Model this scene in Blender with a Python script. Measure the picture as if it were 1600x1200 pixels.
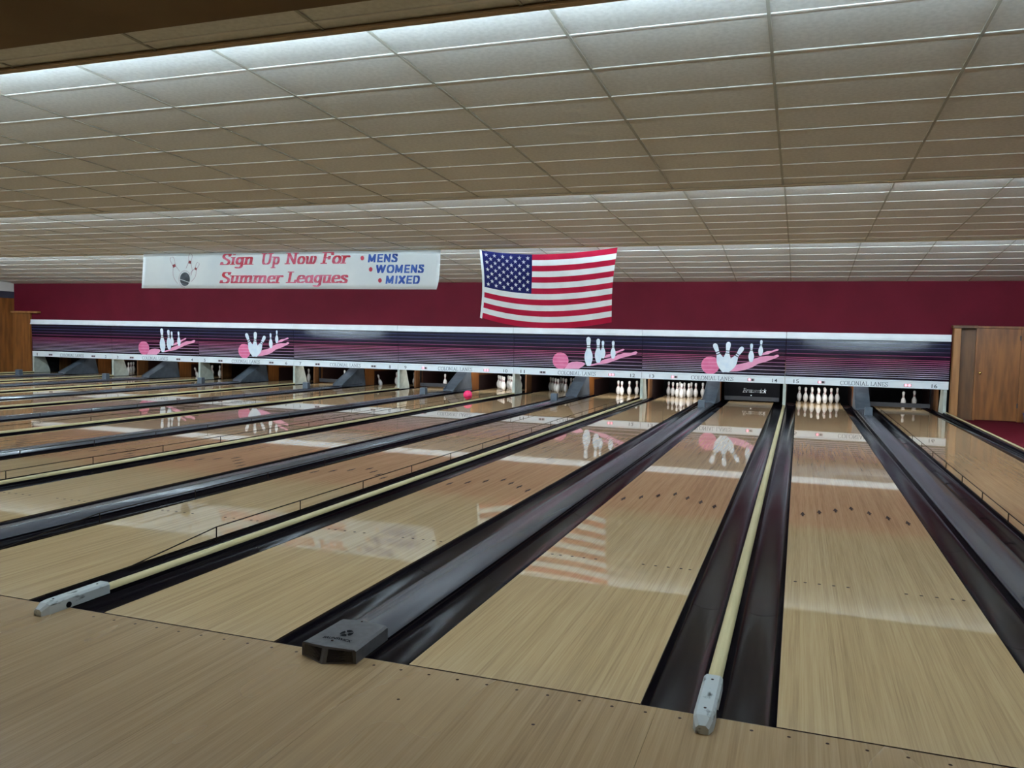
import bpy, math, random
from mathutils import Vector, Matrix
random.seed(7)
for o in list(bpy.data.objects): bpy.data.objects.remove(o)
SC = bpy.context.scene
COL = SC.collection
PI = math.pi
NUM = 'zero one two three four five six seven eight nine ten eleven twelve thirteen fourteen fifteen sixteen'.split()

# ------------------------------------------------------------------ camera
def make_camera():
    yaw, pitch, roll = -0.3383, -0.0571, 0.0211
    cy, sy, cp, sp = math.cos(yaw), math.sin(yaw), math.cos(pitch), math.sin(pitch)
    f = Vector((sy*cp, cy*cp, sp)); r = Vector((cy, -sy, 0)); u = r.cross(f)
    cr, sr = math.cos(roll), math.sin(roll)
    r, u = cr*r + sr*u, cr*u - sr*r
    cam = bpy.data.cameras.new('camera'); co = bpy.data.objects.new('camera', cam)
    COL.objects.link(co)
    M = Matrix((r, u, -f)).transposed().to_4x4(); M.translation = Vector((0.2924, -3.2519, 1.4887))
    co.matrix_world = M
    cam.sensor_fit = 'HORIZONTAL'; cam.sensor_width = 36.0; cam.lens = 36.0*1271.0/1600.0
    cam.clip_start = 0.05; cam.clip_end = 200
    SC.camera = co
make_camera()

# ------------------------------------------------------------------ world, exposure
W = bpy.data.worlds.new('world'); SC.world = W; W.use_nodes = True
W.node_tree.nodes['Background'].inputs[0].default_value = (0.02, 0.021, 0.024, 1)
W.node_tree.nodes['Background'].inputs[1].default_value = 0.3
SC.view_settings.view_transform = 'Standard'; SC.view_settings.look = 'None'
SC.view_settings.gamma = 1.0; SC.view_settings.use_curve_mapping = False
SC.view_settings.exposure = 0.70
SC.cycles.use_denoising = True; SC.cycles.adaptive_threshold = 0.015
SC.cycles.max_bounces = 7; SC.cycles.diffuse_bounces = 5; SC.cycles.glossy_bounces = 3
SC.cycles.sample_clamp_indirect = 6.0
SC.cycles.caustics_reflective = False; SC.cycles.caustics_refractive = False

TUBE_EMIT = 88.0            # cove fluorescent tubes over the lanes
HOUSE_EMIT = 14.0            # tubes over the concourse behind the approach
PIN_WATT = 16.0              # small lamp above each lit pin deck

# ------------------------------------------------------------------ layout constants (metres)
LW = 1.0541; GR = 0.7259; GD = 0.5321; GUT = 0.235
P = 2*LW + GR + GD
YW = 16.866                              # rear wall plane
def joint(k): return -P*k                # cream divider between lanes 14-2k and 15-2k
def grey_x(k): return -P*k - GD/2 - LW - GR/2      # grey cap between lanes 13-2k / 14-2k
def lane_x(n):
    if n % 2 == 0: return -P*((14-n)//2) - GD/2 - LW/2
    return -P*((13-n)//2) - GD/2 - LW - GR - LW/2
XL, XR = -24.42, 6.3

# ------------------------------------------------------------------ materials
def lin(c):
    return tuple(((v/255.0)/12.92 if v/255.0 <= 0.04045 else ((v/255.0+0.055)/1.055)**2.4) for v in c) + (1,)
def base_mat(name, rough=0.5, spec=0.5, metal=0.0, coat=0.0, coat_r=0.05):
    m = bpy.data.materials.new(name); m.use_nodes = True
    b = m.node_tree.nodes['Principled BSDF']
    b.inputs['Roughness'].default_value = rough
    b.inputs['Specular IOR Level'].default_value = spec
    b.inputs['Metallic'].default_value = metal
    b.inputs['Coat Weight'].default_value = coat
    b.inputs['Coat Roughness'].default_value = coat_r
    return m, m.node_tree, b
def N(nt, t, **kw):
    n = nt.nodes.new(t)
    for k, v in kw.items(): setattr(n, k, v)
    return n
def ramp(nt, stops):
    n = nt.nodes.new('ShaderNodeValToRGB'); e = n.color_ramp.elements
    while len(e) < len(stops): e.new(0.5)
    for i, (p, c) in enumerate(stops): e[i].position = p; e[i].color = c
    return n
def noisy(name, c1, c2, scale=(4, 4, 4), rough=0.5, spec=0.5, metal=0.0, coat=0.0, detail=4, lo=0.35, hi=0.65, bump=0.0, rvar=0.0, space='Object'):
    """two-tone noise material"""
    m, nt, b = base_mat(name, rough, spec, metal, coat)
    tc = N(nt, 'ShaderNodeTexCoord'); mp = N(nt, 'ShaderNodeMapping'); mp.inputs['Scale'].default_value = scale
    nz = N(nt, 'ShaderNodeTexNoise'); nz.inputs['Scale'].default_value = 1.0; nz.inputs['Detail'].default_value = detail
    nt.links.new(tc.outputs[space], mp.inputs[0]); nt.links.new(mp.outputs[0], nz.inputs['Vector'])
    r = ramp(nt, [(lo, lin(c1)), (hi, lin(c2))])
    nt.links.new(nz.outputs[0], r.inputs[0]); nt.links.new(r.outputs[0], b.inputs['Base Color'])
    if bump:
        bp = N(nt, 'ShaderNodeBump'); bp.inputs['Strength'].default_value = bump; bp.inputs['Distance'].default_value = 0.01
        nt.links.new(nz.outputs[0], bp.inputs['Height']); nt.links.new(bp.outputs[0], b.inputs['Normal'])
    if rvar:
        mr = N(nt, 'ShaderNodeMapRange'); mr.inputs[3].default_value = max(0.02, rough-rvar); mr.inputs[4].default_value = rough+rvar
        nt.links.new(nz.outputs[0], mr.inputs[0]); nt.links.new(mr.outputs[0], b.inputs['Roughness'])
    return m
def emit_mat(name, color, strength):
    m, nt, b = base_mat(name, 0.4)
    b.inputs['Base Color'].default_value = color
    b.inputs['Emission Color'].default_value = color; b.inputs['Emission Strength'].default_value = strength
    return m

def lane_material(name, approach=False):
    """narrow maple boards along y; beyond the splice the boards turn to pine"""
    m, nt, b = base_mat(name, 0.13, 0.5)
    g = N(nt, 'ShaderNodeNewGeometry'); s = N(nt, 'ShaderNodeSeparateXYZ'); nt.links.new(g.outputs['Position'], s.inputs[0])
    bw = N(nt, 'ShaderNodeMath', operation='MULTIPLY'); bw.inputs[1].default_value = 1/0.02703
    nt.links.new(s.outputs['X'], bw.inputs[0])
    fl = N(nt, 'ShaderNodeMath', operation='FLOOR'); nt.links.new(bw.outputs[0], fl.inputs[0])
    wn = N(nt, 'ShaderNodeTexWhiteNoise', noise_dimensions='1D'); nt.links.new(fl.outputs[0], wn.inputs['W'])
    # grain
    mp = N(nt, 'ShaderNodeMapping'); mp.inputs['Scale'].default_value = (130, 2.2, 1); mp.inputs['Location'].default_value = (.31, .17, .43)
    nt.links.new(g.outputs['Position'], mp.inputs[0])
    nz = N(nt, 'ShaderNodeTexNoise'); nz.inputs['Scale'].default_value = 1; nz.inputs['Detail'].default_value = 3; nz.inputs['Roughness'].default_value = 0.55
    nt.links.new(mp.outputs[0], nz.inputs['Vector'])
    mp2 = N(nt, 'ShaderNodeMapping'); mp2.inputs['Scale'].default_value = (2.2, 0.7, 1); mp2.inputs['Location'].default_value = (.21, .47, .37)
    nt.links.new(g.outputs['Position'], mp2.inputs[0])
    nz2 = N(nt, 'ShaderNodeTexNoise'); nz2.inputs['Scale'].default_value = 1; nz2.inputs['Detail'].default_value = 2
    nt.links.new(mp2.outputs[0], nz2.inputs['Vector'])
    a1 = N(nt, 'ShaderNodeMath', operation='MULTIPLY_ADD'); a1.inputs[1].default_value = 0.22
    nt.links.new(wn.outputs['Value'], a1.inputs[0])
    a0 = N(nt, 'ShaderNodeMath', operation='MULTIPLY'); a0.inputs[1].default_value = 0.85
    nt.links.new(nz.outputs[0], a0.inputs[0]); nt.links.new(a0.outputs[0], a1.inputs[2])
    a2 = N(nt, 'ShaderNodeMath', operation='MULTIPLY_ADD'); a2.inputs[1].default_value = 0.25; 
    nt.links.new(nz2.outputs[0], a2.inputs[0]); nt.links.new(a1.outputs[0], a2.inputs[2])
    if approach:
        rm = ramp(nt, [(0.30, lin((133, 107, 77))), (0.66, lin((154, 127, 93))), (1.0, lin((168, 142, 106)))])
    else:
        rm = ramp(nt, [(0.30, lin((147, 122, 89))), (0.66, lin((173, 146, 108))), (1.0, lin((187, 162, 123)))])
    nt.links.new(a2.outputs[0], rm.inputs[0])
    out = rm.outputs[0]
    if not approach:
        rp = ramp(nt, [(0.30, lin((149, 116, 85))), (0.66, lin((173, 138, 103))), (1.0, lin((187, 154, 117)))])
        nt.links.new(a2.outputs[0], rp.inputs[0])
        # splice position varies board by board (dovetail)
        j = N(nt, 'ShaderNodeMath', operation='MULTIPLY_ADD'); j.inputs[1].default_value = 0.14; j.inputs[2].default_value = 3.55
        nt.links.new(wn.outputs['Value'], j.inputs[0])
        d = N(nt, 'ShaderNodeMath', operation='SUBTRACT'); nt.links.new(s.outputs['Y'], d.inputs[0]); nt.links.new(j.outputs[0], d.inputs[1])
        m1 = N(nt, 'ShaderNodeMapRange'); m1.inputs[1].default_value = 0; m1.inputs[2].default_value = 0.25
        nt.links.new(d.outputs[0], m1.inputs[0])
        m2 = N(nt, 'ShaderNodeMapRange'); m2.inputs[1].default_value = 16.2; m2.inputs[2].default_value = 16.3; m2.inputs[3].default_value = 1; m2.inputs[4].default_value = 0
        nt.links.new(s.outputs['Y'], m2.inputs[0])
        mm = N(nt, 'ShaderNodeMath', operation='MULTIPLY'); nt.links.new(m1.outputs[0], mm.inputs[0]); nt.links.new(m2.outputs[0], mm.inputs[1])
        mx = N(nt, 'ShaderNodeMix', data_type='RGBA'); nt.links.new(mm.outputs[0], mx.inputs[0])
        nt.links.new(rm.outputs[0], mx.inputs[6]); nt.links.new(rp.outputs[0], mx.inputs[7]); out = mx.outputs[2]
    nt.links.new(out, b.inputs['Base Color'])
    rr = N(nt, 'ShaderNodeMapRange'); rr.inputs[3].default_value = 0.25 if approach else 0.03; rr.inputs[4].default_value = 0.29 if approach else 0.06
    nt.links.new(nz2.outputs[0], rr.inputs[0]); nt.links.new(rr.outputs[0], b.inputs['Roughness'])
    bp = N(nt, 'ShaderNodeBump'); bp.inputs['Strength'].default_value = 0.04; bp.inputs['Distance'].default_value = 0.002
    nt.links.new(nz.outputs[0], bp.inputs['Height'])
    if approach: nt.links.new(bp.outputs[0], b.inputs['Normal'])
    else:
        b.inputs['Specular IOR Level'].default_value = 0.0; b.inputs['Coat Weight'].default_value = 0.88; b.inputs['Coat Roughness'].default_value = 0.025
    return m

M = {}
M['lane'] = lane_material('lane wood')
M['approach'] = lane_material('approach wood', True)
M['lane_side'] = noisy('lane edge', (48, 30, 20), (66, 42, 28), (20, 1, 20), 0.6)
M['inlay'] = noisy('dark inlay', (34, 18, 12), (46, 26, 18), (30, 30, 30), 0.7, 0.1)
M['foul'] = noisy('foul line', (30, 20, 14), (48, 30, 18), (3, 60, 3), 0.5)
M['gutter'] = noisy('dark plum gutter', (14, 11, 16), (18, 14, 20), (6, 0.8, 6), 0.15, 0.12, rvar=0.04)
M['cap'] = noisy('blue grey cap', (66, 68, 75), (78, 80, 87), (8, 0.7, 8), 0.22, 0.5, rvar=0.05)
M['hood'] = noisy('blue grey hood', (72, 79, 87), (86, 93, 101), (6, 6, 6), 0.45)
M['housing'] = noisy('grey housing', (68, 67, 69), (78, 77, 79), (30, 30, 30), 0.55)
M['housing_dark'] = noisy('dark lens', (18, 18, 22), (28, 28, 34), (20, 20, 20), 0.15)
M['cream'] = noisy('cream rail', (186, 172, 126), (200, 186, 142), (10, 1.5, 10), 0.42)
M['scuffed'] = noisy('scuffed white housing', (60, 62, 60), (176, 182, 182), (22, 9, 30), 0.6, detail=8, lo=0.34, hi=0.44)
M['rod'] = noisy('bumper rod', (26, 18, 14), (36, 27, 21), (10, 10, 10), 0.8, 0.1)
M['maroon'] = noisy('maroon wall', (82, 4, 24), (89, 6, 28), (1.2, 1.2, 1.2), 0.75, 0.2)
M['carpet'] = noisy('maroon carpet', (72, 8, 20), (94, 14, 30), (60, 60, 60), 0.95, 0.1)
M['tile'] = noisy('ceiling tile', (202, 202, 197), (214, 214, 209), (30, 30, 30), 0.9, 0.15, bump=0.02)
M['tee'] = noisy('ceiling grid', (205, 203, 196), (214, 212, 206), (3, 3, 3), 0.5, 0.3)
M['runner'] = noisy('ceiling runner with painted shade', (158, 157, 146), (168, 167, 156), (3, 3, 3), 0.6, 0.2)  # grid paint toned down so the long seams look shaded
M['lip'] = noisy('cove lip', (150, 128, 96), (168, 146, 112), (0.6, 8, 8), 0.6, 0.3)
M['soffit'] = noisy('brown soffit', (112, 92, 68), (122, 102, 76), (2, 2, 2), 0.8, 0.2)
M['white'] = noisy('white laminate', (226, 230, 232), (234, 238, 240), (3, 3, 3), 0.35)
M['navy'] = None
M['pit'] = noisy('pit black', (14, 14, 16), (22, 22, 24), (4, 4, 4), 0.9, 0.1)
M['black'] = noisy('black', (8, 9, 12), (12, 13, 17), (6, 6, 6), 0.8, 0.1)
M['bar'] = noisy('sweep bar grey', (40, 42, 47), (50, 52, 57), (6, 6, 6), 0.5)
M['post'] = noisy('grey green post', (172, 176, 164), (188, 192, 180), (9, 9, 9), 0.5)
M['pinwhite'] = noisy('pin white', (226, 226, 222), (238, 238, 234), (20, 20, 20), 0.3)
M['pinred'] = noisy('pin red', (120, 18, 24), (140, 26, 30), (20, 20, 20), 0.4)
M['ballpink'] = noisy('pink ball', (236, 44, 100), (244, 66, 120), (12, 12, 12), 0.15)
M['wood'] = noisy('orange wood', (104, 61, 26), (142, 88, 40), (9, 9, 1.2), 0.45, detail=6, rvar=0.05)
M['wood_light'] = noisy('light wood', (134, 88, 46), (160, 110, 62), (9, 9, 1.2), 0.5, detail=6)
M['wood_dark'] = noisy('dark wood', (84, 54, 28), (112, 74, 40), (9, 9, 1.2), 0.5, detail=6)
M['plate'] = noisy('dark fibre plate', (38, 22, 20), (48, 28, 26), (9, 9, 9), 0.5)
M['wallwhite'] = noisy('off white wall', (188, 184, 178), (200, 196, 190), (2, 2, 2), 0.8, 0.2)
M['darkblue'] = noisy('dark blue band', (44, 44, 58), (54, 54, 68), (3, 3, 3), 0.7)
M['beige'] = noisy('beige wall', (150, 138, 120), (160, 148, 130), (2, 2, 2), 0.8, 0.2)
M['brass'] = noisy('brass knob', (190, 160, 90), (210, 180, 110), (9, 9, 9), 0.25, metal=1.0)
M['bluebin'] = noisy('blue plastic', (40, 56, 110), (52, 70, 130), (9, 9, 9), 0.4)
M['vinyl'] = noisy('banner vinyl', (228, 232, 232), (238, 240, 238), (1.5, 1.5, 1.5), 0.5)
M['ink_red'] = noisy('faded red ink', (196, 30, 50), (224, 120, 150), (1.3, 1, 9), 0.6, detail=6)
M['ink_dot'] = noisy('red dot ink', (188, 40, 66), (206, 74, 96), (3, 3, 3), 0.6)
M['ink_blue'] = noisy('faded blue ink', (22, 64, 160), (70, 112, 190), (3, 3, 3), 0.6)
M['ink_dark'] = noisy('dark ink', (28, 32, 40), (90, 96, 104), (5, 5, 5), 0.6)
M['ink_line'] = noisy('thin line ink', (150, 100, 116), (176, 126, 140), (5, 5, 5), 0.6)
M['num'] = noisy('numeral ink', (36, 40, 46), (48, 52, 58), (9, 9, 9), 0.5)
M['letter'] = noisy('lettering ink', (40, 52, 66), (52, 64, 78), (9, 9, 9), 0.5)
M['flag_red'] = noisy('flag red', (168, 26, 56), (180, 34, 64), (4, 4, 4), 0.85, 0.1)
M['flag_white'] = noisy('flag white', (226, 230, 228), (236, 240, 238), (4, 4, 4), 0.85, 0.1)
M['flag_blue'] = noisy('flag blue', (28, 32, 84), (36, 40, 94), (4, 4, 4), 0.85, 0.1)
M['pr_pink'] = noisy('print pink', (212, 98, 138), (222, 114, 154), (5, 5, 5), 0.4)
M['pr_pale'] = noisy('print pale pink', (228, 146, 178), (236, 160, 190), (5, 5, 5), 0.4)
M['pr_white'] = noisy('print white', (214, 226, 236), (232, 238, 242), (5, 5, 5), 0.35)
M['pr_black'] = noisy('print black', (18, 18, 26), (26, 26, 34), (5, 5, 5), 0.4)
M['lampoff'] = noisy('indicator off', (40, 34, 38), (56, 46, 50), (9, 9, 9), 0.3)
M['lampframe'] = noisy('indicator frame', (176, 160, 164), (190, 172, 176), (9, 9, 9), 0.4)
M['lampon'] = emit_mat('indicator lit', (1.0, 0.22, 0.28, 1), 2.0)
M['tube'] = emit_mat('fluorescent tube', (0.66, 0.85, 1.0, 1), TUBE_EMIT)
M['tube_mid'] = emit_mat('fluorescent tube middle bay', (0.66, 0.85, 1.0, 1), TUBE_EMIT*1.1)
M['tube_far'] = emit_mat('fluorescent tube far bay', (0.66, 0.85, 1.0, 1), TUBE_EMIT*1.6)
M['tube_house'] = emit_mat('house tube', (1.0, 0.90, 0.74, 1), HOUSE_EMIT)

def make_translucent(m, fac):
    nt = m.node_tree; b = nt.nodes['Principled BSDF']; out = nt.nodes['Material Output']
    t = N(nt, 'ShaderNodeBsdfTranslucent'); mx = N(nt, 'ShaderNodeMixShader'); mx.inputs[0].default_value = fac
    nt.links.new(b.inputs['Base Color'].links[0].from_socket, t.inputs['Color'])
    nt.links.new(b.outputs[0], mx.inputs[1]); nt.links.new(t.outputs[0], mx.inputs[2]); nt.links.new(mx.outputs[0], out.inputs['Surface'])
for q, f in (('vinyl', .28), ('flag_white', .12), ('flag_red', .10), ('flag_blue', .10)): make_translucent(M[q], f)
def panel_material():
    """navy at the top, plum in the middle, near black at the foot of the mask"""
    m, nt, b = base_mat('mask panel', 0.22, 0.5)
    g = N(nt, 'ShaderNodeNewGeometry'); s = N(nt, 'ShaderNodeSeparateXYZ'); nt.links.new(g.outputs['Position'], s.inputs[0])
    mr = N(nt, 'ShaderNodeMapRange'); mr.inputs[1].default_value = 0.70; mr.inputs[2].default_value = 1.60
    nt.links.new(s.outputs['Z'], mr.inputs[0])
    r = ramp(nt, [(0.0, lin((20, 16, 34))), (0.22, lin((26, 9, 32))), (0.46, lin((42, 4, 32))), (0.62, lin((26, 10, 32))), (0.72, lin((18, 20, 44))), (1.0, lin((16, 20, 42)))])
    nt.links.new(mr.outputs[0], r.inputs[0]); nt.links.new(r.outputs[0], b.inputs['Base Color'])
    return m
M['navy'] = panel_material()
def stripe_material():
    m, nt, b = base_mat('mask stripes', 0.3, 0.5)
    g = N(nt, 'ShaderNodeNewGeometry'); s = N(nt, 'ShaderNodeSeparateXYZ'); nt.links.new(g.outputs['Position'], s.inputs[0])
    mr = N(nt, 'ShaderNodeMapRange'); mr.inputs[1].default_value = 0.70; mr.inputs[2].default_value = 1.60
    nt.links.new(s.outputs['Z'], mr.inputs[0])
    r = ramp(nt, [(0.0, lin((172, 172, 186))), (0.18, lin((172, 152, 172))), (0.40, lin((158, 96, 130))), (0.56, lin((160, 60, 98))), (0.66, lin((130, 60, 96))), (0.8, lin((80, 76, 108))), (1.0, lin((56, 56, 90)))])
    nt.links.new(mr.outputs[0], r.inputs[0]); nt.links.new(r.outputs[0], b.inputs['Base Color'])
    return m
M['stripe'] = stripe_material()

# ------------------------------------------------------------------ mesh helpers
class MB:
    def __init__(s): s.v = []; s.f = []; s.mi = []
    def face(s, pts, mi=0):
        i = len(s.v); s.v += [tuple(p) for p in pts]; s.f.append(tuple(range(i, i+len(pts)))); s.mi.append(mi)
    def box(s, a, b, mi=0):
        x0, y0, z0 = a; x1, y1, z1 = b; i = len(s.v)
        s.v += [(x0,y0,z0),(x1,y0,z0),(x1,y1,z0),(x0,y1,z0),(x0,y0,z1),(x1,y0,z1),(x1,y1,z1),(x0,y1,z1)]
        for q in ((0,3,2,1),(4,5,6,7),(0,1,5,4),(1,2,6,5),(2,3,7,6),(3,0,4,7)):
            s.f.append(tuple(i+k for k in q)); s.mi.append(mi)
    def bbox(s, a, b, c, mi=0):
        """box with chamfered vertical + top edges of size c"""
        x0, y0, z0 = a; x1, y1, z1 = b
        def ring(ins, z):
            e = ins
            return [(x0+e+c,y0+e,z),(x1-e-c,y0+e,z),(x1-e,y0+e+c,z),(x1-e,y1-e-c,z),(x1-e-c,y1-e,z),(x0+e+c,y1-e,z),(x0+e,y1-e-c,z),(x0+e,y0+e+c,z)]
        s.loft([ring(0, z0), ring(0, z1-c), ring(c, z1)], mi)
    def loft(s, rings, mi=0, cap=True, closed=True):
        i = len(s.v); n = len(rings[0])
        for r in rings: s.v += [tuple(p) for p in r]
        for k in range(len(rings)-1):
            for j in range(n if closed else n-1):
                a = i+k*n+j; b2 = i+k*n+(j+1) % n
                s.f.append((a, b2, b2+n, a+n)); s.mi.append(mi)
        if cap and closed:
            s.f.append(tuple(i+j for j in reversed(range(n)))); s.mi.append(mi)
            s.f.append(tuple(i+(len(rings)-1)*n+j for j in range(n))); s.mi.append(mi)
    def tube(s, pts, r, n=8, mi=0):
        pts = [Vector(p) for p in pts]; rings = []
        for k, p in enumerate(pts):
            d = (pts[min(k+1, len(pts)-1)] - pts[max(k-1, 0)]).normalized()
            a = d.cross(Vector((0, 0, 1)));  a = a.normalized() if a.length > 1e-4 else Vector((1, 0, 0))
            b = d.cross(a).normalized()
            rings.append([tuple(p + r*(math.cos(2*PI*j/n)*a + math.sin(2*PI*j/n)*b)) for j in range(n)])
        s.loft(rings, mi)
    def lathe(s, prof, n=16, mi=0, c=(0, 0, 0)):
        rings = [[(c[0]+r*math.cos(2*PI*j/n), c[1]+r*math.sin(2*PI*j/n), c[2]+z) for j in range(n)] for r, z in prof]
        s.loft(rings, mi)
    def prism_y(s, prof, y0, y1, mi=0):
        """profile [(x,z)...] counter-clockwise, extruded along y"""
        s.loft([[(x, y0, z) for x, z in prof], [(x, y1, z) for x, z in prof]], mi)
    def prism_x(s, prof, x0, x1, mi=0):
        """profile [(y,z)...] extruded along x"""
        s.loft([[(x0, y, z) for y, z in prof], [(x1, y, z) for y, z in prof]], mi)
    def grid(s, fn, nu, nv, mi=0, u0=0., u1=1., v0=0., v1=1.):
        i = len(s.v)
        for a in range(nv+1):
            for b in range(nu+1):
                s.v.append(tuple(fn(u0+(u1-u0)*b/nu, v0+(v1-v0)*a/nv)))
        for a in range(nv):
            for b in range(nu):
                q = i+a*(nu+1)+b; s.f.append((q, q+1, q+nu+2, q+nu+1)); s.mi.append(mi)
    def mesh(s, name, mats, smooth=False):
        me = bpy.data.meshes.new(name); me.from_pydata(s.v, [], s.f)
        for m in (mats if isinstance(mats, (list, tuple)) else [mats]): me.materials.append(m)
        me.polygons.foreach_set('material_index', s.mi)
        if smooth: me.polygons.foreach_set('use_smooth', [True]*len(me.polygons))
        me.update(); return me
    def obj(s, name, mats, parent=None, smooth=False, loc=(0, 0, 0)):
        return link(name, s.mesh(name, mats, smooth), parent, loc)

def link(name, me, parent=None, loc=(0, 0, 0), rot=None):
    o = bpy.data.objects.new(name, me); COL.objects.link(o); o.location = loc
    if rot: o.rotation_euler = rot
    if parent is not None: o.parent = parent
    return o
def tag(o, label=None, cat=None, group=None, kind=None):
    if label: o['label'] = label
    if cat: o['category'] = cat
    if group: o['group'] = group
    if kind: o['kind'] = kind
    return o
def thing(name, label, cat, loc=(0, 0, 0), group=None, kind=None):
    o = bpy.data.objects.new(name, None); COL.objects.link(o); o.location = loc; o.empty_display_size = 0.1
    return tag(o, label, cat, group, kind)
def auto_smooth(o, ang=40):
    me = o.data
    me.polygons.foreach_set('use_smooth', [True]*len(me.polygons))
    try: me.set_sharp_from_angle(angle=math.radians(ang))
    except Exception: pass

# ------------------------------------------------------------------ lettering helpers
def hull(pts):
    pts = sorted(set((round(a, 5), round(b, 5)) for a, b in pts))
    def half(ps):
        h = []
        for p in ps:
            while len(h) > 1 and (h[-1][0]-h[-2][0])*(p[1]-h[-2][1]) - (h[-1][1]-h[-2][1])*(p[0]-h[-2][0]) <= 0: h.pop()
            h.append(p)
        return h
    a = half(pts); b = half(pts[::-1]); return a[:-1] + b[:-1]
def arc(cx, cy, rx, ry, a0, a1, n=18):
    return [(cx+rx*math.cos(math.radians(a0+(a1-a0)*i/n)), cy+ry*math.sin(math.radians(a0+(a1-a0)*i/n))) for i in range(n+1)]
def spl(ps, k=5):
    out = []; q = [ps[0]] + list(ps) + [ps[-1]]
    for i in range(1, len(q)-2):
        for j in range(k):
            t = j/k; p0, p1, p2, p3 = q[i-1], q[i], q[i+1], q[i+2]
            out.append(tuple(0.5*((2*p1[d])+(-p0[d]+p2[d])*t+(2*p0[d]-5*p1[d]+4*p2[d]-p3[d])*t*t+(-p0[d]+3*p1[d]-3*p2[d]+p3[d])*t**3) for d in (0, 1)))
    out.append(ps[-1]); return out
def sf(x, y, w=0.11): return [(x-w, y), (x+w, y)]
S_BIG = spl([(.46, .55), (.43, .66), (.30, .70), (.16, .66), (.10, .54), (.18, .42), (.33, .34), (.46, .25), (.48, .12), (.38, .02), (.24, 0), (.10, .04), (.06, .16)])
GLY = {   # advance, strokes (cap height .7, x-height .46)
 'C': (.74, [arc(.38, .35, .32, .35, 42, 318, 24), [(.62, .58), (.64, .70)]]),
 'O': (.80, [arc(.40, .35, .33, .35, 0, 360, 28)]),
 'L': (.60, [[(.17, 0), (.17, .70)], sf(.17, .70), [(.06, 0), (.52, 0), (.55, .17)]]),
 'N': (.80, [[(.16, 0), (.16, .70)], [(.16, .70), (.62, .02)], [(.62, 0), (.62, .70)], sf(.16, 0), sf(.62, .70), sf(.12, .70, .07)]),
 'I': (.36, [[(.18, 0), (.18, .70)], sf(.18, 0), sf(.18, .70)]),
 'A': (.76, [[(.10, 0), (.37, .70)], [(.37, .70), (.63, 0)], [(.20, .24), (.54, .24)], sf(.10, 0, .09), sf(.63, 0, .10)]),
 'E': (.62, [[(.16, 0), (.16, .70)], [(.05, .70), (.50, .70), (.52, .55)], [(.16, .36), (.42, .36)], [(.05, 0), (.52, 0), (.55, .16)]]),
 'S': (.58, [S_BIG, [(.46, .55), (.49, .70)], [(.06, .16), (.04, 0)]]),
 'U': (.78, [spl([(.16, .70), (.16, .25), (.20, .08), (.36, 0), (.54, .08), (.60, .25), (.60, .70)]), sf(.16, .70), sf(.60, .70)]),
 'F': (.62, [[(.16, 0), (.16, .70)], sf(.16, 0), [(.05, .70), (.54, .70), (.57, .54)], [(.16, .36), (.42, .36), (.42, .44)], [(.42, .36), (.42, .28)]]),
 'i': (.30, [[(.14, 0), (.14, .46)], sf(.14, 0, .09), sf(.11, .46, .06), [(.14, .64), (.15, .64)]]),
 'g': (.50, [arc(.23, .25, .16, .21, 0, 360, 18), spl([(.40, .46), (.40, .05), (.38, -.12), (.24, -.20), (.08, -.16)])]),
 'n': (.54, [[(.12, 0), (.12, .46)], sf(.08, .46, .06), sf(.12, 0, .08), spl([(.12, .34), (.22, .44), (.34, .46), (.40, .36), (.40, 0)]), sf(.41, 0, .08)]),
 'm': (.80, [[(.12, 0), (.12, .46)], sf(.08, .46, .06), sf(.12, 0, .07), spl([(.12, .34), (.22, .44), (.33, .46), (.38, .36), (.38, 0)]), sf(.38, 0, .06), spl([(.38, .34), (.48, .44), (.59, .46), (.65, .36), (.65, 0)]), sf(.66, 0, .08)]),
 'p': (.54, [[(.12, -.20), (.12, .46)], sf(.08, .46, .06), sf(.12, -.20, .09), arc(.27, .23, .16, .23, 150, -150, 18)]),
 'o': (.50, [arc(.24, .23, .18, .23, 0, 360, 20)]),
 'w': (.74, [spl([(.06, .46), (.12, .40), (.14, .10), (.22, 0), (.34, .10), (.38, .46)]), spl([(.38, .40), (.40, .10), (.48, 0), (.60, .12), (.64, .36), (.58, .46)])]),
 'r': (.44, [[(.12, 0), (.12, .46)], sf(.08, .46, .06), sf(.12, 0, .08), spl([(.12, .32), (.22, .44), (.33, .46), (.37, .40)])]),
 'u': (.54, [spl([(.12, .46), (.12, .12), (.18, .01), (.28, .02), (.40, .14)]), [(.40, .46), (.40, 0)], sf(.08, .46, .06), sf(.36, .46, .06), sf(.43, 0, .06)]),
 'e': (.48, [[(.08, .25), (.40, .27)], spl([(.40, .27), (.38, .40), (.26, .46), (.12, .40), (.07, .22), (.13, .05), (.26, 0), (.41, .08)])]),
 'a': (.52, [arc(.23, .22, .16, .22, 20, 340, 18), [(.39, .46), (.39, .08), (.45, 0)]]),
 's': (.42, [spl([(.34, .36), (.30, .44), (.20, .46), (.10, .40), (.10, .32), (.22, .24), (.34, .16), (.33, .05), (.20, 0), (.08, .03), (.06, .11)])]),
 'B': (.66, [[(.16, 0), (.16, .70)], [(.05, .70), (.30, .70)], [(.05, 0), (.32, 0)], spl([(.30, .70), (.46, .64), (.46, .44), (.30, .37), (.16, .37)]), spl([(.30, .37), (.52, .30), (.52, .07), (.32, 0)])]),
 'c': (.46, [arc(.24, .23, .17, .23, 45, 315, 18)]),
 'k': (.52, [[(.12, 0), (.12, .70)], [(.12, .20), (.40, .46)], [(.22, .28), (.42, 0)]]),
 ' ': (.34, []),
}
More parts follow.
